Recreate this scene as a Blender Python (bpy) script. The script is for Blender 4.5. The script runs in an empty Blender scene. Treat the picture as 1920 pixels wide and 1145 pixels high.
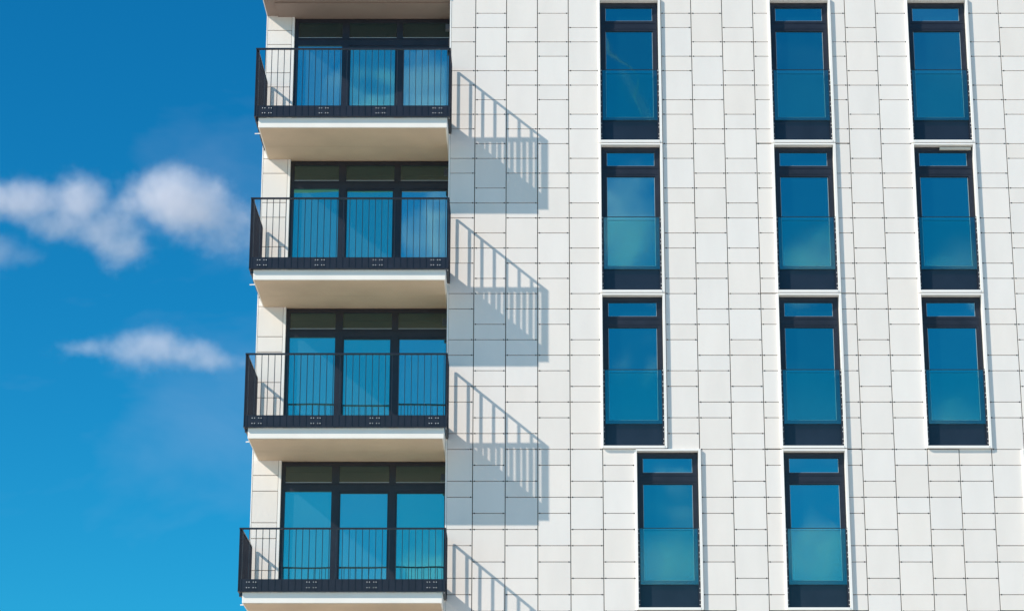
import bpy, bmesh, math, random
from mathutils import Vector
random.seed(7)
C = bpy.context.scene.collection
sc = bpy.context.scene

# ------------------------------------------------------------------ camera
F, W, H = 4600.0, 1920.0, 1145.0
PITCH = math.atan(1385 / F)
DIST = F * math.cos(PITCH) ** 2 / 95
EYE = 1.6
UC, VC = 995.0, 572.5                       # principal point (slight sideways crop)
cd = bpy.data.cameras.new('camera'); cam = bpy.data.objects.new('camera', cd); C.objects.link(cam)
cam.location = (0, -DIST, EYE); cam.rotation_euler = (math.pi / 2 + PITCH, 0, 0)
cd.sensor_width = 36; cd.sensor_fit = 'HORIZONTAL'; cd.lens = 36 * F / W
cd.shift_x = -(UC - 960) / W
cd.clip_start = .5; cd.clip_end = 30000
sc.camera = cam

# ------------------------------------------------------------------ light
SUN = Vector((2.0, 1.0, -1.65)).normalized()        # the way the light travels
EL = math.asin(-SUN.z)
AZ = math.atan2(-SUN.x, -SUN.y)                     # from +y towards +x
sd = bpy.data.lights.new('sun', 'SUN'); so = bpy.data.objects.new('sun', sd); C.objects.link(so)
sd.energy = 3.65; sd.angle = math.radians(.53); sd.color = (1, .88, .75)
so.rotation_euler = SUN.to_track_quat('-Z', 'Y').to_euler(); so.location = (-40, -40, 60)

wd = bpy.data.worlds.new('World'); sc.world = wd; wd.use_nodes = True
nt = wd.node_tree; nt.nodes.clear()
def N(t, typ, **kw):
    n = t.nodes.new(typ)
    for k, v in kw.items():
        if k.startswith('i_'): n.inputs[k[2:].replace('_', ' ')].default_value = v
        elif k.startswith('n_'): n.inputs[int(k[2:])].default_value = v
        else: setattr(n, k, v)
    return n
sky = N(nt, 'ShaderNodeTexSky', sky_type='NISHITA', sun_disc=False)
sky.sun_elevation = EL; sky.sun_rotation = AZ
sky.altitude = 300; sky.air_density = 1.0; sky.dust_density = .35; sky.ozone_density = 3.0
hs = N(nt, 'ShaderNodeHueSaturation'); hs.inputs['Saturation'].default_value = 1.35; hs.inputs['Hue'].default_value = .489
gm = N(nt, 'ShaderNodeGamma'); gm.inputs[1].default_value = 1.03
tint = N(nt, 'ShaderNodeMix', data_type='RGBA', blend_type='MULTIPLY'); tint.inputs[0].default_value = 1
tint.inputs[7].default_value = (.16, .94, 1.07, 1)
# thin high haze and cirrus everywhere, by direction
tc = N(nt, 'ShaderNodeTexCoord'); mp = N(nt, 'ShaderNodeMapping'); mp.inputs['Scale'].default_value = (1, 1, 2.2); mp.inputs['Location'].default_value = (3.1, 1.7, .4)
nz = N(nt, 'ShaderNodeTexNoise'); nz.inputs['Scale'].default_value = 7; nz.inputs['Detail'].default_value = 5
nz.inputs['Roughness'].default_value = .55; nz.inputs['Distortion'].default_value = .25
rp = N(nt, 'ShaderNodeValToRGB'); rp.color_ramp.elements[0].position = .52; rp.color_ramp.elements[1].position = .8
rp.color_ramp.elements[0].color = (0, 0, 0, 1); rp.color_ramp.elements[1].color = (.11, .11, .11, 1)
mx = N(nt, 'ShaderNodeMix', data_type='RGBA'); mx.inputs[7].default_value = (6.5, 7.2, 8.6, 1)
bg = N(nt, 'ShaderNodeBackground'); bg.inputs[1].default_value = .078
wo = N(nt, 'ShaderNodeOutputWorld')
L = nt.links.new
L(sky.outputs[0], hs.inputs['Color']); L(hs.outputs[0], gm.inputs[0]); L(gm.outputs[0], tint.inputs[6])
L(tc.outputs['Generated'], mp.inputs[0]); L(mp.outputs[0], nz.inputs['Vector']); L(nz.outputs[0], rp.inputs[0])
L(rp.outputs[0], mx.inputs[0]); L(tint.outputs[2], mx.inputs[6]); L(mx.outputs[2], bg.inputs[0]); L(bg.outputs[0], wo.inputs[0])

sc.view_settings.view_transform = 'Standard'; sc.view_settings.look = 'None'
sc.view_settings.exposure = .56; sc.view_settings.gamma = 1; sc.view_settings.use_curve_mapping = False
sc.render.engine = 'CYCLES'
sc.cycles.volume_bounces = 3; sc.cycles.volume_step_rate = 1.0; sc.cycles.volume_max_steps = 128

# ------------------------------------------------------------------ materials
def principled(name, col, rough=.6, metal=0, spec=.5):
    m = bpy.data.materials.new(name); m.use_nodes = True; t = m.node_tree
    b = t.nodes['Principled BSDF']
    b.inputs['Base Color'].default_value = (*col, 1); b.inputs['Roughness'].default_value = rough
    b.inputs['Metallic'].default_value = metal; b.inputs['Specular IOR Level'].default_value = spec
    return m, t, b
def grain(t, b, col, amt=.06, scale=3, bump=.15, bscale=60, rnd=0, tint=(1, 1, 1), stretch=1):
    """colour mottling + relief + a per-object tone"""
    L = t.links.new
    tc = N(t, 'ShaderNodeTexCoord')
    oi = N(t, 'ShaderNodeObjectInfo')
    ad = N(t, 'ShaderNodeVectorMath', operation='ADD')
    sc_ = N(t, 'ShaderNodeVectorMath', operation='SCALE'); sc_.inputs[3].default_value = 37
    cb = N(t, 'ShaderNodeCombineXYZ'); L(oi.outputs['Random'], cb.inputs[0]); L(oi.outputs['Random'], cb.inputs[2])
    L(cb.outputs[0], sc_.inputs[0]); L(tc.outputs['Object'], ad.inputs[0]); L(sc_.outputs[0], ad.inputs[1])
    n1 = N(t, 'ShaderNodeTexNoise'); n1.inputs['Scale'].default_value = scale; n1.inputs['Detail'].default_value = 6
    st = N(t, 'ShaderNodeMapping'); st.inputs['Scale'].default_value = (1, 1, stretch); L(ad.outputs[0], st.inputs[0])
    L(st.outputs[0], n1.inputs['Vector'])
    mr = N(t, 'ShaderNodeMapRange'); mr.inputs['From Min'].default_value = .3; mr.inputs['From Max'].default_value = .7
    mr.inputs['To Min'].default_value = 1 - amt; mr.inputs['To Max'].default_value = 1 + amt * .4
    L(n1.outputs[0], mr.inputs[0])
    m2 = N(t, 'ShaderNodeMapRange'); m2.inputs['To Min'].default_value = 1 - rnd; m2.inputs['To Max'].default_value = 1
    L(oi.outputs['Random'], m2.inputs[0])
    mu = N(t, 'ShaderNodeMath', operation='MULTIPLY'); L(mr.outputs[0], mu.inputs[0]); L(m2.outputs[0], mu.inputs[1])
    # per-object warm / cool tone
    fr = N(t, 'ShaderNodeMath', operation='FRACT'); m7 = N(t, 'ShaderNodeMath', operation='MULTIPLY'); m7.inputs[1].default_value = 13.7
    L(oi.outputs['Random'], m7.inputs[0]); L(m7.outputs[0], fr.inputs[0])
    mc = N(t, 'ShaderNodeMix', data_type='RGBA'); L(fr.outputs[0], mc.inputs[0])
    mc.inputs[6].default_value = (*col, 1); mc.inputs[7].default_value = (col[0] * tint[0], col[1] * tint[1], col[2] * tint[2], 1)
    sv = N(t, 'ShaderNodeVectorMath', operation='SCALE'); L(mc.outputs[2], sv.inputs[0]); L(mu.outputs[0], sv.inputs[3])
    L(sv.outputs[0], b.inputs['Base Color'])
    if bump:
        n2 = N(t, 'ShaderNodeTexNoise'); n2.inputs['Scale'].default_value = bscale; n2.inputs['Detail'].default_value = 4
        L(ad.outputs[0], n2.inputs['Vector'])
        bp = N(t, 'ShaderNodeBump'); bp.inputs['Strength'].default_value = bump; bp.inputs['Distance'].default_value = .004
        L(n2.outputs[0], bp.inputs['Height']); L(bp.outputs[0], b.inputs['Normal'])
M = {}
def mk(name, col, rough=.6, metal=0, spec=.5, **kw):
    m, t, b = principled(name, col, rough, metal, spec)
    if kw: grain(t, b, col, **kw)
    M[name] = m; return m
mk('panel', (.86, .825, .785), .55, amt=.045, scale=2.2, bump=.25, bscale=14, rnd=.045, stretch=.3, tint=(1.0, .975, .95))
mk('trim', (.90, .885, .85), .4, amt=.03, scale=5, bump=.05, bscale=20)
mk('slab', (.90, .87, .81), .5, amt=.05, scale=2.5, bump=.1, bscale=20)
mk('soffit', (.64, .50, .355), .7, amt=.12, scale=1.1, bump=.1, bscale=15)
mk('top_soffit_shaded', (.27, .20, .165), .7, amt=.12, scale=1.1, bump=.1, bscale=15)  # soffit colour darkened: shade from the missing floor bounce is painted in
mk('dark_metal', (.016, .018, .030), .38, amt=.25, scale=6, bump=.05, bscale=30)
mk('window_frame', (.020, .022, .034), .35, amt=.25, scale=4, bump=.04, bscale=20)
mk('spandrel', (.018, .026, .042), .22, amt=.2, scale=2, bump=.04, bscale=8)
mk('backing', (.035, .035, .04), .9, amt=.2, scale=5)
mk('bolt', (.75, .75, .75), .35)
mk('lamp_grey', (.04, .04, .045), .5, amt=.1, scale=9)
mk('bead', (.42, .47, .5), .4, amt=.1, scale=9)
mk('roofing', (.3, .3, .29), .9, amt=.2, scale=1)
mk('interior', (.05, .05, .05), .9, amt=.2, scale=1)
mk('blind', (.62, .60, .55), .5, amt=.05, scale=8)

def glass(name, col, wave=.02, base=(.004, .045, .06, 1)):
    m = bpy.data.materials.new(name); m.use_nodes = True; t = m.node_tree; t.nodes.clear(); L = t.links.new
    tc = N(t, 'ShaderNodeTexCoord'); oi = N(t, 'ShaderNodeObjectInfo')
    cb = N(t, 'ShaderNodeCombineXYZ'); L(oi.outputs['Random'], cb.inputs[0]); L(oi.outputs['Random'], cb.inputs[2])
    sv = N(t, 'ShaderNodeVectorMath', operation='SCALE'); sv.inputs[3].default_value = 51; L(cb.outputs[0], sv.inputs[0])
    ad = N(t, 'ShaderNodeVectorMath', operation='ADD'); L(tc.outputs['Object'], ad.inputs[0]); L(sv.outputs[0], ad.inputs[1])
    n = N(t, 'ShaderNodeTexNoise'); n.inputs['Scale'].default_value = .9; n.inputs['Detail'].default_value = 1; L(ad.outputs[0], n.inputs['Vector'])
    bp = N(t, 'ShaderNodeBump'); bp.inputs['Strength'].default_value = 1; bp.inputs['Distance'].default_value = wave
    L(n.outputs[0], bp.inputs['Height'])
    g = N(t, 'ShaderNodeBsdfGlossy'); g.inputs['Roughness'].default_value = .02; L(bp.outputs[0], g.inputs['Normal'])
    cr = N(t, 'ShaderNodeMix', data_type='RGBA'); cr.inputs[6].default_value = (*col[0], 1); cr.inputs[7].default_value = (*col[1], 1)
    L(oi.outputs['Random'], cr.inputs[0]); L(cr.outputs[2], g.inputs['Color'])
    d = N(t, 'ShaderNodeBsdfDiffuse'); d.inputs['Color'].default_value = base
    mxs = N(t, 'ShaderNodeMixShader'); lw = N(t, 'ShaderNodeLayerWeight'); lw.inputs[0].default_value = .35
    mr = N(t, 'ShaderNodeMapRange'); mr.inputs['To Min'].default_value = .62; mr.inputs['To Max'].default_value = 1
    L(lw.outputs['Fresnel'], mr.inputs[0]); L(mr.outputs[0], mxs.inputs[0])
    L(d.outputs[0], mxs.inputs[1]); L(g.outputs[0], mxs.inputs[2])
    o = N(t, 'ShaderNodeOutputMaterial'); L(mxs.outputs[0], o.inputs[0]); M[name] = m
glass('window_glass', ((.14, .50, .52), (.34, .80, .84)), .006)
glass('transom_glass', ((.14, .19, .185), (.17, .22, .21)), .006)
glass('door_glass', ((.14, .86, .74), (.42, .82, .84)), .006, (.06, .15, .18, 1))
def clear_glass():
    m = bpy.data.materials.new('rail_glass'); m.use_nodes = True; t = m.node_tree; t.nodes.clear(); L = t.links.new
    tr = N(t, 'ShaderNodeBsdfTransparent'); tr.inputs[0].default_value = (.82, .99, .94, 1)
    g = N(t, 'ShaderNodeBsdfGlossy'); g.inputs['Color'].default_value = (.42, .90, .97, 1); g.inputs['Roughness'].default_value = .03
    mxs = N(t, 'ShaderNodeMixShader'); mxs.inputs[0].default_value = .15
    o = N(t, 'ShaderNodeOutputMaterial'); L(tr.outputs[0], mxs.inputs[1]); L(g.outputs[0], mxs.inputs[2]); L(mxs.outputs[0], o.inputs[0])
    M['rail_glass'] = m
clear_glass()
# ground: pale paving close to the building
m, t, b = principled('ground', (.5, .43, .33), .9)
tcg = N(t, 'ShaderNodeTexCoord'); ng = N(t, 'ShaderNodeTexNoise'); ng.inputs['Scale'].default_value = .35; ng.inputs['Detail'].default_value = 8
t.links.new(tcg.outputs['Object'], ng.inputs['Vector'])
rg = N(t, 'ShaderNodeValToRGB'); rg.color_ramp.elements[0].color = (.56, .50, .42, 1); rg.color_ramp.elements[1].color = (.70, .64, .55, 1)
t.links.new(ng.outputs[0], rg.inputs[0]); t.links.new(rg.outputs[0], b.inputs['Base Color']); M['ground'] = m

# ------------------------------------------------------------------ mesh helpers
def add_box(bm, x0, x1, y0, y1, z0, z1, ch=0):
    """box; ch chamfers the edges of the front (-y) face"""
    if not ch:
        v = [bm.verts.new(p) for p in ((x0,y0,z0),(x1,y0,z0),(x1,y1,z0),(x0,y1,z0),(x0,y0,z1),(x1,y0,z1),(x1,y1,z1),(x0,y1,z1))]
        for q in ((0,3,2,1),(4,5,6,7),(0,1,5,4),(1,2,6,5),(2,3,7,6),(3,0,4,7)): bm.faces.new([v[i] for i in q])
    else:
        a = [bm.verts.new(p) for p in ((x0+ch,y0,z0+ch),(x1-ch,y0,z0+ch),(x1-ch,y0,z1-ch),(x0+ch,y0,z1-ch))]
        m_ = [bm.verts.new(p) for p in ((x0,y0+ch,z0),(x1,y0+ch,z0),(x1,y0+ch,z1),(x0,y0+ch,z1))]
        c = [bm.verts.new(p) for p in ((x0,y1,z0),(x1,y1,z0),(x1,y1,z1),(x0,y1,z1))]
        bm.faces.new(a)
        for i in range(4):
            j = (i + 1) % 4
            bm.faces.new((a[j], a[i], m_[i], m_[j])); bm.faces.new((m_[j], m_[i], c[i], c[j]))
        bm.faces.new((c[3], c[2], c[1], c[0]))
def add_cyl(bm, p0, p1, r, n=12, r2=None):
    p0 = Vector(p0); p1 = Vector(p1); d = (p1 - p0).normalized()
    u = d.orthogonal().normalized(); w = d.cross(u); r2 = r if r2 is None else r2
    A = [bm.verts.new(p0 + (u * math.cos(k*2*math.pi/n) + w * math.sin(k*2*math.pi/n)) * r) for k in range(n)]
    B = [bm.verts.new(p1 + (u * math.cos(k*2*math.pi/n) + w * math.sin(k*2*math.pi/n)) * r2) for k in range(n)]
    for k in range(n): bm.faces.new((A[k], A[(k+1)%n], B[(k+1)%n], B[k]))
    bm.faces.new(A[::-1]); bm.faces.new(B)
WP = {}                                     # world position of every object that has children
def link(o, parent, loc):
    C.objects.link(o); loc = Vector(loc); WP[o.name] = loc
    if parent is not None: o.parent = parent; o.location = loc - WP[parent.name]
    else: o.location = loc
    return o
def obj(name, bm, mat, parent=None, loc=(0, 0, 0), stuff=False):
    me = bpy.data.meshes.new(name); bm.normal_update(); bm.to_mesh(me); bm.free(); me.materials.append(M[mat])
    o = link(bpy.data.objects.new(name, me), parent, loc)
    if stuff: o['kind'] = 'stuff'
    return o
def inst(name, me, parent, loc):
    return link(bpy.data.objects.new(name, me), parent, loc)
CACHE = {}
def box_mesh(name, mat, w, d, h, ch=0):
    """shared mesh, origin at the middle of the box"""
    k = (name, mat, round(w, 4), round(d, 4), round(h, 4), ch)
    if k not in CACHE:
        bm = bmesh.new(); add_box(bm, -w/2, w/2, -d/2, d/2, -h/2, h/2, ch)
        bm.normal_update(); me = bpy.data.meshes.new(name); bm.to_mesh(me); bm.free(); me.materials.append(M[mat]); CACHE[k] = me
    return CACHE[k]
def box(name, mat, parent, x0, x1, y0, y1, z0, z1, ch=0):
    return inst(name, box_mesh(name, mat, x1-x0, y1-y0, z1-z0, ch), parent, ((x0+x1)/2, (y0+y1)/2, (z0+z1)/2))

# ------------------------------------------------------------------ ground
bm = bmesh.new(); R = 12000
vs = [bm.verts.new((x, y, 0)) for x, y in ((-R, -R), (R, -R), (R, R), (-R, R))]; bm.faces.new(vs)
g = obj('ground', bm, 'ground'); g['kind'] = 'structure'

# ------------------------------------------------------------------ the building
bld = bpy.data.objects.new('apartment_building', None); link(bld, None, (4.0, 6.0, 0))
bld['label'] = 'white panelled apartment block with dark railed balconies and tall narrow blue windows'
bld['category'] = 'apartment building'

COURSE = .302
def zr(r): return 20.94 - COURSE * r
RMIN, RMAX = -4, 44
XE = -1.58                                   # corner of the main wall
BACK = 14.0
# columns of cladding: x0, x1, phase of the joint that is missing (r mod 3)
cols = [(-1.555, -1.075, 0), (-1.075, -.471, 2), (-.471, .133, 0), (.133, .737, 1), (.737, 1.339, 0),
        (1.339, 1.941, 2), (1.941, 2.543, 1), (2.543, 3.140, 2), (3.140, 3.745, 1), (3.745, 4.352, 0), (4.352, 4.954, 1),
        (4.954, 5.556, 2), (5.556, 6.155, 1), (6.155, 6.757, 0), (6.757, 7.365, 1),
        (7.365, 7.955, 0), (7.955, 8.560, 2), (8.560, 9.167, 1), (9.167, 9.77, 2), (9.77, 10.375, 0), (10.375, 10.98, 1), (10.98, 11.58, 2)]
# window openings (outer edge of the white casing): x0, x1, index of storey
WW = 1.205
T0 = 21.24
def TT(i): return T0 - 3.02 * i
wins = []
for i in range(3): wins += [(1.334, i), (4.668, i), (7.362, i)]
wins += [(1.950, 3), (4.668, 3), (9.128, 3)]
def hits(x0, x1, z0, z1):
    out = []
    for wx, i in wins:
        if x0 < wx + WW - .01 and x1 > wx + .01 and z0 < TT(i) + 0 - .012 and z1 > TT(i) - 3.005 + .012: out.append((wx, wx + WW, TT(i) - 3.008, TT(i) + .003))
    return out
GX = .0075; G = .0060                                    # half joint
rects = []
def cut(x0, x1, z0, z1):
    """subtract the window openings from one cladding panel"""
    hs_ = hits(x0, x1, z0, z1)
    if not hs_: return [(x0, x1, z0, z1)]
    a, b_, c, d = hs_[0]; out = []
    if z1 > d + .02: out += cut(x0, x1, d, z1)
    if z0 < c - .02: out += cut(x0, x1, z0, c)
    zz0, zz1 = max(z0, c), min(z1, d)
    if x0 < a - .03: out += cut(x0, a, zz0, zz1)
    if x1 > b_ + .03: out += cut(b_, x1, zz0, zz1)
    return [q for q in out if q[1]-q[0] > .04 and q[3]-q[2] > .05]
clips = bmesh.new()
def clip(x, z):
    add_box(clips, x-.010, x+.010, -.003, .02, z-.011, z+.011)
for ci, (x0, x1, ph) in enumerate(cols):
    joints = [r for r in range(RMIN, RMAX + 1) if r % 3 != ph or (ci == 15 and r == 30)]
    for a, b_ in zip(joints[:-1], joints[1:]):
        rects += cut(x0, x1, zr(b_), zr(a))
    for r in joints:
        for xx in ((x0 + .035) if ci else None, x1 - .035):
            if xx is not None and not hits(xx - .02, xx + .02, zr(r) - .03, zr(r) + .03): clip(xx, zr(r))
def visible(q):                              # inside the photograph
    x0, x1, z0, z1 = q
    return z1 > 8.95 and z0 < 21.2 and x0 < 9.6
rects.sort(key=lambda q: (not visible(q), -(q[1]-q[0]) * (q[3]-q[2])))
rest = bmesh.new()
for k, (x0, x1, z0, z1) in enumerate(rects):
    dy = random.uniform(-.0015, .0015)
    if k < 300:
        o = box('cladding_panel', 'panel', bld, x0+GX, x1-GX, 0, .03, z0+G, z1-G, .0015)
        o.location.y += dy; o.rotation_euler = (random.uniform(-.0015, .0015), 0, random.uniform(-.0015, .0015))
    else: add_box(rest, x0+GX, x1-GX, dy, .03, z0+G, z1-G, .0015)
obj('cladding', rest, 'panel', bld, stuff=True)
obj('panel_clips', clips, 'backing', bld, stuff=True)

# wall behind the joints, cut out round the windows
bk = bmesh.new()
zt, zb = zr(RMIN), zr(RMAX)
for x0, x1, ph in cols:
    for q in cut(x0, x1, zb, zt): add_box(bk, q[0], q[1], .032, .25, q[2], q[3])
obj('wall_core', bk, 'backing', bld)
bx_ = bmesh.new()                            # body of the building
add_box(bx_, XE + .02, 11.6, .252, BACK, .0, zt + .3)
add_box(bx_, -5.235, XE + .018, 1.14, BACK, .0, zt + .3)
obj('building_body', bx_, 'interior', bld)
lw_ = bmesh.new()                            # plain wall below the cladded storeys, out of the picture
add_box(lw_, XE, 11.6, .0, .25, 0, zb - .01)
add_box(lw_, -5.26, XE - .002, .86, 1.138, 0, 8.6)
obj('lower_wall', lw_, 'panel', bld)
box('return_wall', 'trim', bld, XE, XE + .018, .034, 1.139, zb, zt)
box('corner_trim', 'trim', bld, XE, XE + .028, -.004, .032, zb, zt)
box('roof', 'roofing', bld, -5.3, 11.65, .3, BACK, zt + .302, zt + .5)

# side wall facing left and front wall strip beside the balconies
for r in range(RMIN, RMAX):
    o = box('side_panel', 'panel', bld, -5.262, -5.238, .885, 3.6, zr(r+1)+G, zr(r)-G)
box('edge_trim', 'trim', bld, -5.266, -5.246, .848, .884, 8.6, zt)
lj = [r for r in range(RMIN, RMAX+1) if r % 3 != 2]
# joints seen in the photo on the strip
for a, b_ in zip(lj[:-1], lj[1:]):
    box('cladding_panel', 'panel', bld, -5.24, -4.765, .85, .88, zr(b_)+G, zr(a)-G, .003)
box('wall_core', 'backing', bld, -5.236, -4.76, .882, 1.138, zb, zt)
box('jamb', 'trim', bld, -4.758, -4.708, .846, 1.0, zb, zt)

# ------------------------------------------------------------------ narrow windows
def frame_bm(xs, zs, y0, y1, holes):
    """grid of bars: every cell of xs x zs that is not a hole is solid"""
    bm = bmesh.new()
    for i in range(len(xs)-1):
        for j in range(len(zs)-1):
            if (i, j) not in holes: add_box(bm, xs[i], xs[i+1], y0, y1, zs[j], zs[j+1])
    bmesh.ops.remove_doubles(bm, verts=bm.verts, dist=.0001)
    # drop the internal walls between neighbouring cells
    seen = {}
    for f in bm.faces: seen.setdefault(tuple(sorted(v.index for v in f.verts)), []).append(f)
    bm.verts.index_update(); seen = {}
    for f in bm.faces: seen.setdefault(tuple(sorted(v.index for v in f.verts)), []).append(f)
    bmesh.ops.delete(bm, geom=[f for k in seen.values() if len(k) > 1 for f in k], context='FACES_ONLY')
    return bm
def window(wx, i):
    T = TT(i); w = WW; P = -.046
    # casing: four white sheet-metal sides, mitred into one hollow surround
    bm = bmesh.new()
    add_box(bm, 0, .020, P, .16, -3.002, 0, .002); add_box(bm, -.028, -.001, -.006, .03, -3.002, 0, .001)
    add_box(bm, w-.046, w, P, .16, -3.002, 0, .002)
    add_box(bm, .022, w-.048, P, .16, -.036, 0, .002)
    add_box(bm, .022, w-.048, P-.006, .16, -3.006, -2.958, .002)
    o = obj('window', bm, 'trim', bld, (wx, 0, T))
    # dark frame
    xs = [.022, .060, .116, w-.135, w-.09, w-.048]
    bm = frame_bm([.021, .120, w-.14, w-.047], [-2.955, -2.447, -.632, -.428, -.135, -.037], .10, .16, {(1, 1), (1, 3)})
    # inner steps of the sashes
    for a, b_ in ((-2.447, -.632), (-.428, -.135)):
        add_box(bm, .120, .132, .112, .155, a, b_); add_box(bm, w-.152, w-.140, .112, .155, a, b_)
        add_box(bm, .133, w-.153, .112, .155, a, a+.012); add_box(bm, .133, w-.153, .112, .155, b_-.012, b_)
    add_box(bm, .075, w-.085, .093, .0995, -.59, -.575); add_box(bm, .075, w-.085, .093, .0995, -.475, -.462)
    add_box(bm, .06, .068, .09, .0995, -2.5, -.09); add_box(bm, w-.085, w-.077, .09, .0995, -2.5, -.09)
    obj('frame', bm, 'window_frame', o, (wx, 0, T))
    for a, b_ in ((-2.434, -.645), (-.415, -.148)):
        pn = box('pane', 'window_glass', o, wx+.133, wx+w-.153, .128, .138, T+a, T+b_)
        tl = 0 if (i == 0 and wx < 2) else 1       # this pane hangs true
        pn.rotation_euler = (tl*random.uniform(-.004, .004), 0, tl*random.uniform(-.006, .006))
    bm = bmesh.new(); q0, q1 = .1335, w-.1535
    for a, b_ in ((-2.434, -.645), (-.415, -.148)):
        add_box(bm, q0, q0+.006, .118, .127, a, b_); add_box(bm, q1-.006, q1, .118, .127, a, b_)
        add_box(bm, q0+.006, q1-.006, .118, .127, a, a+.005)
    obj('glazing_bead', bm, 'bead', o, (wx, 0, T))
    box('spandrel_panel', 'spandrel', o, wx+.060, wx+w-.078, .078, .097, T-2.956, T-2.53)
    # glass guard in front of the lower half, with its side channels and bolts
    box('guard_glass', 'rail_glass', o, wx+.062, wx+w-.085, .020, .032, T-2.525, T-1.49)
    box('guard_edge', 'window_frame', o, wx+.060, wx+w-.083, .018, .034, T-1.488, T-1.476)
    for s in (wx+.024, wx+w-.084):
        box('guard_channel', 'window_frame', o, s, s+.035, .012, .045, T-2.954, T-1.47)
    bm = bmesh.new()
    z = -1.5; k = 0
    while z > -2.93:
        for x in (.036, w-.062): add_cyl(bm, (x, .012, z), (x, .002, z), .0085, 8)
        z -= (.075, .145)[k % 2]; k += 1
    obj('bolts', bm, 'bolt', o, (wx, 0, T), stuff=True)
    return o
for wx, i in wins:
    o = window(wx, i)
    if (wx, i) == (7.362, 1):
        o['label'] = 'narrow window with a pale blind cassette under its head'
        bm = bmesh.new(); add_box(bm, 0, .60, 0, .06, 0, .055, .012)
        obj('blind_cassette', bm, 'blind', o, (wx+.53, .03, TT(1)-.103))

# ------------------------------------------------------------------ balconies
YF = -.912                                    # plane of the front railing
XL, XR = -5.235, -1.535                       # railing sides
LX, RX = XL, XR
SB = [18.22, 15.20, 12.175, 9.155]
FRONTN = 31
def balcony(k):
    B = SB[k]; top = B + (1.60 if k < 3 else 1.36)
    bm = bmesh.new()                         # slab: white painted edge, body
    add_box(bm, -5.16, XE-.004, -.87, .846, B+.002, B+.20, .006)
    add_box(bm, -4.70, XE-.004, .8462, 1.0, B+.002, B+.20)
    s = obj('balcony', bm, 'slab', bld, (0, 0, 0))
    s.location = Vector((-3.37, 0, B)) - WP['apartment_building']; WP[s.name] = Vector((-3.37, 0, B))
    for v in s.data.vertices: v.co -= Vector((-3.37, 0, B))
    bm = bmesh.new()
    add_box(bm, -5.135, -1.615, -.845, .118, B-.010, B+.0015)
    add_box(bm, -5.135, -1.615, .124, .845, B-.010, B+.0015)
    add_box(bm, -4.70, -1.615, .8455, 1.0, B-.010, B+.0015)
    obj('soffit_board', bm, 'soffit', s)
    # rails
    bm = bmesh.new(); add_box(bm, LX-.01, RX+.01, YF-.022, YF+.022, top-.028, top); 
    obj('top_rail', bm, 'dark_metal', s)
    bm = bmesh.new(); add_box(bm, LX-.01, LX+.034, YF+.0225, .795, top-.028, top); obj('top_rail', bm, 'dark_metal', s)
    bm = bmesh.new(); add_box(bm, RX-.034, RX+.01, YF+.0225, -.068, top-.028, top); obj('top_rail', bm, 'dark_metal', s)
    kt, kb = B+.425, B+.205
    box('kick_plate', 'dark_metal', s, LX+.004, RX-.004, YF-.0150, YF-.009, kb+.012, kt)
    box('kick_plate', 'dark_metal', s, LX+.004, LX+.010, YF+.012, .845, kb+.012, kt)
    box('kick_plate', 'dark_metal', s, RX-.010, RX-.004, YF+.012, -.006, kb+.012, kt)
    box('bottom_rail', 'dark_metal', s, LX-.006, RX+.006, YF-.024, YF+.045, kb-.004, kb+.010)
    box('bottom_rail', 'dark_metal', s, LX-.006, LX+.045, YF+.047, .845, kb-.004, kb+.010)
    box('bottom_rail', 'dark_metal', s, RX-.045, RX+.006, YF+.047, -.006, kb-.004, kb+.010)
    h = top - .03 - (kb + .012); zc_ = kb + .012 + h/2
    bars = bmesh.new
    fm = box_mesh('baluster', 'dark_metal', .009, .040, h)
    sm = box_mesh('baluster', 'dark_metal', .046, .009, h)
    n = 31; x = LX + .055
    step = (RX - .055 - x) / (n - 1)
    xsb = [x + step*j for j in range(n)]
    for xb in xsb: inst('baluster', fm, s, (xb, YF-.0015, zc_))
    for xb in (LX+.004, RX-.004): inst('corner_post', box_mesh('corner_post', 'dark_metal', .014, .044, h), s, (xb, YF-.0015, zc_))
    y = -.073
    while y > YF + .05: inst('baluster', sm, s, (RX-.012, y, zc_)); y -= .118
    y = .79
    while y > YF + .05: inst('baluster', sm, s, (LX+.012, y, zc_)); y -= .118
    # bracket plates with bolts, fixed to pairs of bars
    for j in (1, 10, 19, 28):
        a, b_ = xsb[j], xsb[j+1]
        bm = bmesh.new(); add_box(bm, a-.035, b_+.035, YF-.0200, YF-.0152, kb+.035, kt-.02, .001)
        p = obj('bracket_plate', bm, 'dark_metal', s)
        bm = bmesh.new()
        for xx in (a-.022, a+.022, b_-.022, b_+.022):
            for zz in (kb+.065, kt-.055): add_cyl(bm, (xx, YF-.0200, zz), (xx, YF-.029, zz), .0078, 8)
        obj('bolts', bm, 'bolt', s, stuff=True)
    bm = bmesh.new()                         # screw heads below every bar
    for xb in xsb: add_cyl(bm, (xb+.045, -.870, B+.186), (xb+.045, -.878, B+.186), .009, 8)
    obj('screws', bm, 'bolt', s, stuff=True)
    bm = bmesh.new()
    for yy in (-.8, -.3, .2, .7):
        add_box(bm, -5.222, -5.161, yy-.03, yy+.03, B+.13, B+.19)
    obj('side_bracket', bm, 'dark_metal', s, stuff=True)
    bm = bmesh.new(); add_cyl(bm, (-5.15, -.42, B+.05), (-5.275 if k < 2 else -5.245, -.42, B+.045), .010, 12)
    obj('overflow_pipe', bm, 'trim', s)
    if k == 3: s['label'] = 'lowest balcony, its railing shorter than the others'
for k in range(4): balcony(k)

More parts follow.
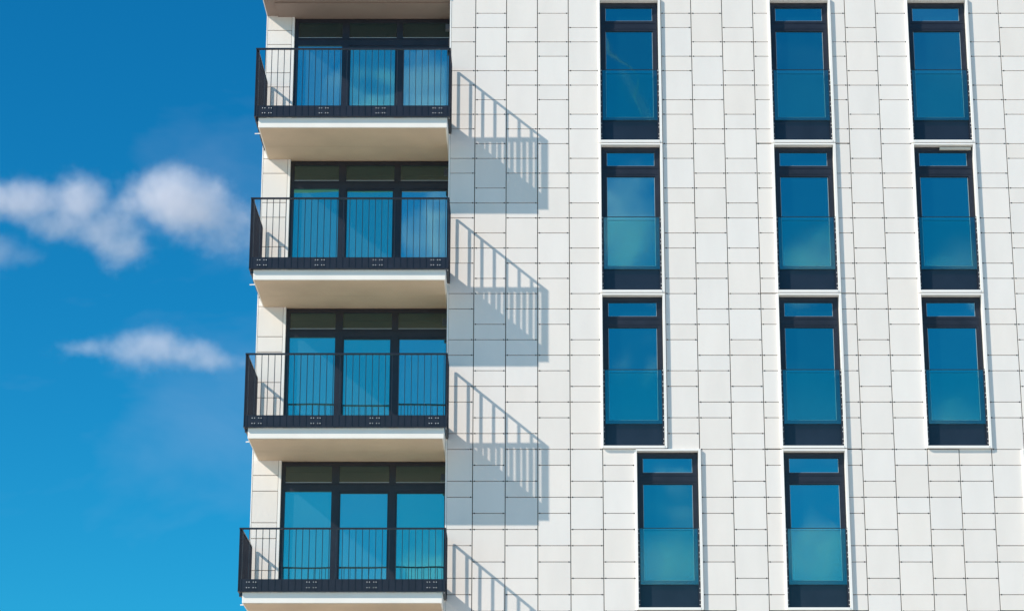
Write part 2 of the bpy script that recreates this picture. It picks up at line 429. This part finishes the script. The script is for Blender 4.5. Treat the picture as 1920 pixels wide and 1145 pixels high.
# top ceiling slab above the highest balcony
bm = bmesh.new(); add_box(bm, -5.25, XE-.004, -.03, 1.13, 21.252, 21.6); cnp = obj('ceiling_slab', bm, 'top_soffit_shaded', bld)
box('soffit_board', 'top_soffit_shaded', cnp, -5.04, XE-.01, .17, 1.0, 21.228, 21.250)
box('edge_trim', 'trim', cnp, -5.266, -5.252, -.03, .846, 21.25, 21.6)

# ------------------------------------------------------------------ balcony doors
def doors(k):
    head = 21.215 - 3.02*k; sill = SB[k] + .21
    bm = bmesh.new()
    xs = [-4.706, -4.632, -3.757, -3.615, -2.672, -2.548, -1.60, XE-.002]
    zs = [sill, sill+.09, head-.565, head-.40, head-.075, head]
    bm = frame_bm(xs, zs, .93, 1.02, {(1,1),(3,1),(5,1),(1,3),(3,3),(5,3)})
    add_box(bm, -4.68, -1.602, .915, .9295, head-.43, head-.418)
    o = obj('balcony_door', bm, 'window_frame', bld, (0, 0, 0))
    ctr = Vector((-3.15, .97, sill)); o.location = ctr - WP['apartment_building']; WP[o.name] = ctr
    for v in o.data.vertices: v.co -= ctr
    for j, (a, b_) in enumerate(((xs[1], xs[2]), (xs[3], xs[4]), (xs[5], xs[6]))):
        inn = 0 if j == 0 else .028
        if inn:
            bm = bmesh.new(); z0, z1 = zs[1], zs[2]
            add_box(bm, a, a+inn, .945, 1.0, z0, z1); add_box(bm, b_-inn, b_, .945, 1.0, z0, z1)
            add_box(bm, a+inn, b_-inn, .945, 1.0, z1-.04, z1); add_box(bm, a+inn, b_-inn, .945, 1.0, z0, z0+.04)
            obj('sash', bm, 'window_frame', o)
        p = box('door_pane', 'door_glass', o, a+inn, b_-inn, .965, .975, zs[1]+(inn and .04), zs[2]-(inn and .04))
        p.rotation_euler = (random.uniform(-.002, .002), 0, random.uniform(-.004, .004))
        box('transom_pane', 'transom_glass', o, a, b_, .965, .975, zs[3], zs[4])
        box('glazing_bead', 'bead', o, a+.002, b_-.002, .935, .960, zs[3]+.0005, zs[3]+.014)
for k in range(4): doors(k)
for k in range(4):                           # wall lamps and sockets on the return wall
    z = 20.92 - 3.02*k
    bm = bmesh.new(); add_box(bm, 0, .085, 0, .10, 0, .13, .012); add_box(bm, .0855, .1, .02, .08, .02, .11)
    obj('wall_lamp', bm, 'lamp_grey', bld, (XE-.1, .30, z-.20))
    bm = bmesh.new(); add_box(bm, 0, .02, 0, .08, 0, .16, .004)
    obj('wall_socket', bm, 'lamp_grey', bld, (XE-.0205, .12, z-.62))

# ------------------------------------------------------------------ clouds
def ray(u, v):
    v -= VC; s_, c_ = math.sin(PITCH), math.cos(PITCH)
    return Vector(((u-UC)/F, c_ + v/F*s_, s_ - v/F*c_))
CD = 3000.0
def cloud(name, label, blobs, dens, seed, off=0, side=1, group='clouds in the blue sky'):
    """blobs: (u, v, ru, rv, weight) on the picture; a volume of that outline at its real distance, as deep as it is tall"""
    d = CD + off; k = d / F
    def ray_(u, v):
        q = ray(u, v); q.y *= side; return q
    c = sum((ray_(b[0], b[1]) for b in blobs), Vector()) / len(blobs) * d
    bm = bmesh.new(); bl = []
    for (u, v, ru, rv, wt) in blobs:
        p = ray_(u, v) * d - c; r = Vector((ru*k*1.4, max(rv, ru*.5)*k*1.2, rv*k*1.5))
        bl.append((p, r, wt))
        ret = bmesh.ops.create_icosphere(bm, subdivisions=3, radius=1)
        for q in ret['verts']: q.co = Vector((q.co.x*r.x, q.co.y*r.y, q.co.z*r.z)) * 1.25 + p
    m = bpy.data.materials.new('cloud'); m.use_nodes = True; t = m.node_tree; t.nodes.clear(); L = t.links.new
    tc = N(t, 'ShaderNodeTexCoord')
    # ragged outline: push the lookup about with noise
    n1 = N(t, 'ShaderNodeTexNoise', noise_dimensions='3D'); n1.inputs['Scale'].default_value = 1/70; n1.inputs['Detail'].default_value = 7; n1.inputs['Roughness'].default_value = .62
    ofs = N(t, 'ShaderNodeVectorMath', operation='ADD'); ofs.inputs[1].default_value = (seed*311, seed*97, 0); L(tc.outputs['Object'], ofs.inputs[0]); L(ofs.outputs[0], n1.inputs['Vector'])
    last = None
    for p, r, wt in bl:
        sb = N(t, 'ShaderNodeVectorMath', operation='SUBTRACT'); sb.inputs[1].default_value = p; L(tc.outputs['Object'], sb.inputs[0])
        dv = N(t, 'ShaderNodeVectorMath', operation='DIVIDE'); dv.inputs[1].default_value = r; L(sb.outputs[0], dv.inputs[0])
        ln = N(t, 'ShaderNodeVectorMath', operation='LENGTH'); L(dv.outputs[0], ln.inputs[0])
        mr = N(t, 'ShaderNodeMapRange'); mr.inputs['From Min'].default_value = 1.2; mr.inputs['From Max'].default_value = .25
        mr.inputs['To Min'].default_value = 0; mr.inputs['To Max'].default_value = wt; L(ln.outputs['Value'], mr.inputs[0])
        if last is None: last = mr.outputs[0]
        else:
            a = N(t, 'ShaderNodeMath', operation='SMOOTH_MAX'); a.inputs[2].default_value = .35
            L(last, a.inputs[0]); L(mr.outputs[0], a.inputs[1]); last = a.outputs[0]
    n3 = N(t, 'ShaderNodeTexNoise'); n3.inputs['Scale'].default_value = 1/16; n3.inputs['Detail'].default_value = 4; n3.inputs['Roughness'].default_value = .6
    L(ofs.outputs[0], n3.inputs['Vector'])
    m3 = N(t, 'ShaderNodeMix'); m3.inputs[0].default_value = .35; L(n1.outputs[0], m3.inputs[2]); L(n3.outputs[0], m3.inputs[3])
    nn = N(t, 'ShaderNodeMath', operation='SUBTRACT'); L(m3.outputs[0], nn.inputs[0]); nn.inputs[1].default_value = .5
    n2 = N(t, 'ShaderNodeMath', operation='MULTIPLY'); L(nn.outputs[0], n2.inputs[0]); n2.inputs[1].default_value = 1.75
    sm = N(t, 'ShaderNodeMath', operation='ADD'); L(last, sm.inputs[0]); L(n2.outputs[0], sm.inputs[1])
    fx = N(t, 'ShaderNodeMapRange', interpolation_type='SMOOTHSTEP'); fx.inputs['From Min'].default_value = .25; fx.inputs['From Max'].default_value = 1.2
    fx.inputs['To Max'].default_value = dens; L(sm.outputs[0], fx.inputs[0])
    vp = N(t, 'ShaderNodeVolumePrincipled'); vp.inputs['Color'].default_value = (.985, .955, .99, 1); vp.inputs['Anisotropy'].default_value = 0
    mk_ = N(t, 'ShaderNodeMapRange', interpolation_type='SMOOTHSTEP'); mk_.inputs['From Min'].default_value = .05; mk_.inputs['From Max'].default_value = .35
    L(last, mk_.inputs[0]); fm = N(t, 'ShaderNodeMath', operation='MULTIPLY'); L(fx.outputs[0], fm.inputs[0]); L(mk_.outputs[0], fm.inputs[1])
    L(fm.outputs[0], vp.inputs['Density'])
    o_ = N(t, 'ShaderNodeOutputMaterial'); L(vp.outputs[0], o_.inputs['Volume'])
    M['cl'+name+str(seed)] = m
    o = obj(name, bm, 'cl'+name+str(seed), None, c)
    rm = o.modifiers.new('hull', 'REMESH'); rm.mode = 'VOXEL'; rm.voxel_size = 9 * d / CD
    o['label'] = label; o['category'] = 'cloud'; o['group'] = group
    return o
cloud('cloud', 'long pale cloud at the left edge, trailing down to the right',
      [(-40, 350, 95, 38, 1), (50, 352, 80, 38, 1), (140, 345, 62, 50, 1.05), (100, 392, 70, 34, .8), (175, 400, 70, 48, .8), (215, 440, 52, 48, .72), (285, 360, 60, 30, .55), (215, 365, 50, 30, .7)], .026, 1)
cloud('cloud', 'rounded pale cloud touching the edge of the building',
      [(275, 345, 58, 42, 1), (312, 345, 66, 58, 1.1), (365, 365, 70, 52, .95), (430, 395, 80, 50, .8), (500, 415, 80, 50, .65), (390, 425, 70, 34, .55)], .028, 2, 60)
cloud('cloud', 'thin flat cloud low beside the third balcony',
      [(180, 632, 75, 20, .72), (235, 632, 70, 34, .9), (280, 628, 60, 36, 1), (330, 640, 75, 30, .85), (400, 655, 80, 18, .65), (240, 665, 60, 22, .5)], .023, 3, -100)
cloud('cloud', 'small wisp of cloud below the long one at the left edge',
      [(-20, 445, 50, 34, .9), (30, 458, 50, 22, .68)], .011, 4, 30)
# the sky behind the camera, seen mirrored in the glass
RG = 'soft clouds mirrored in the windows'
cloud('cloud', 'soft cloud mirrored in the middle window column', [(1540, 480, 60, 70, 1), (1600, 440, 60, 60, .8), (1820, 480, 60, 60, .8), (1770, 790, 60, 50, .8)], .012, 5, 0, -1, RG)
cloud('cloud', 'soft cloud mirrored in the nearest column of narrow windows', [(1180, 420, 80, 80, 1), (1210, 330, 60, 60, .7), (1255, 1050, 80, 70, 1), (1280, 900, 60, 60, .7), (1530, 1010, 70, 90, .9), (1190, 640, 60, 40, .7)], .012, 6, 200, -1, RG)
cloud('cloud', 'soft cloud mirrored in the balcony doors', [(790, 420, 60, 80, 1), (700, 150, 80, 70, .8), (800, 150, 80, 70, .9), (800, 1060, 60, 60, .9)], .012, 7, 100, -1, RG)
# contrail mirrored in one window
a, b_ = ray(1128, 48), ray(1236, 236); a.y *= -1; b_.y *= -1
bm = bmesh.new(); add_cyl(bm, Vector(), (b_-a)*6000, 2.4, 10, 4.0)
m = bpy.data.materials.new('contrail'); m.use_nodes = True; t = m.node_tree; t.nodes.clear()
vs_ = N(t, 'ShaderNodeVolumePrincipled'); vs_.inputs['Density'].default_value = .8; vs_.inputs['Color'].default_value = (1, 1, 1, 1)
om = N(t, 'ShaderNodeOutputMaterial'); t.links.new(vs_.outputs[0], om.inputs['Volume']); M['contrail'] = m
o = obj('contrail', bm, 'contrail', None, a*6000)
o['label'] = 'thin white contrail mirrored in the top window next to the balconies'; o['category'] = 'contrail'
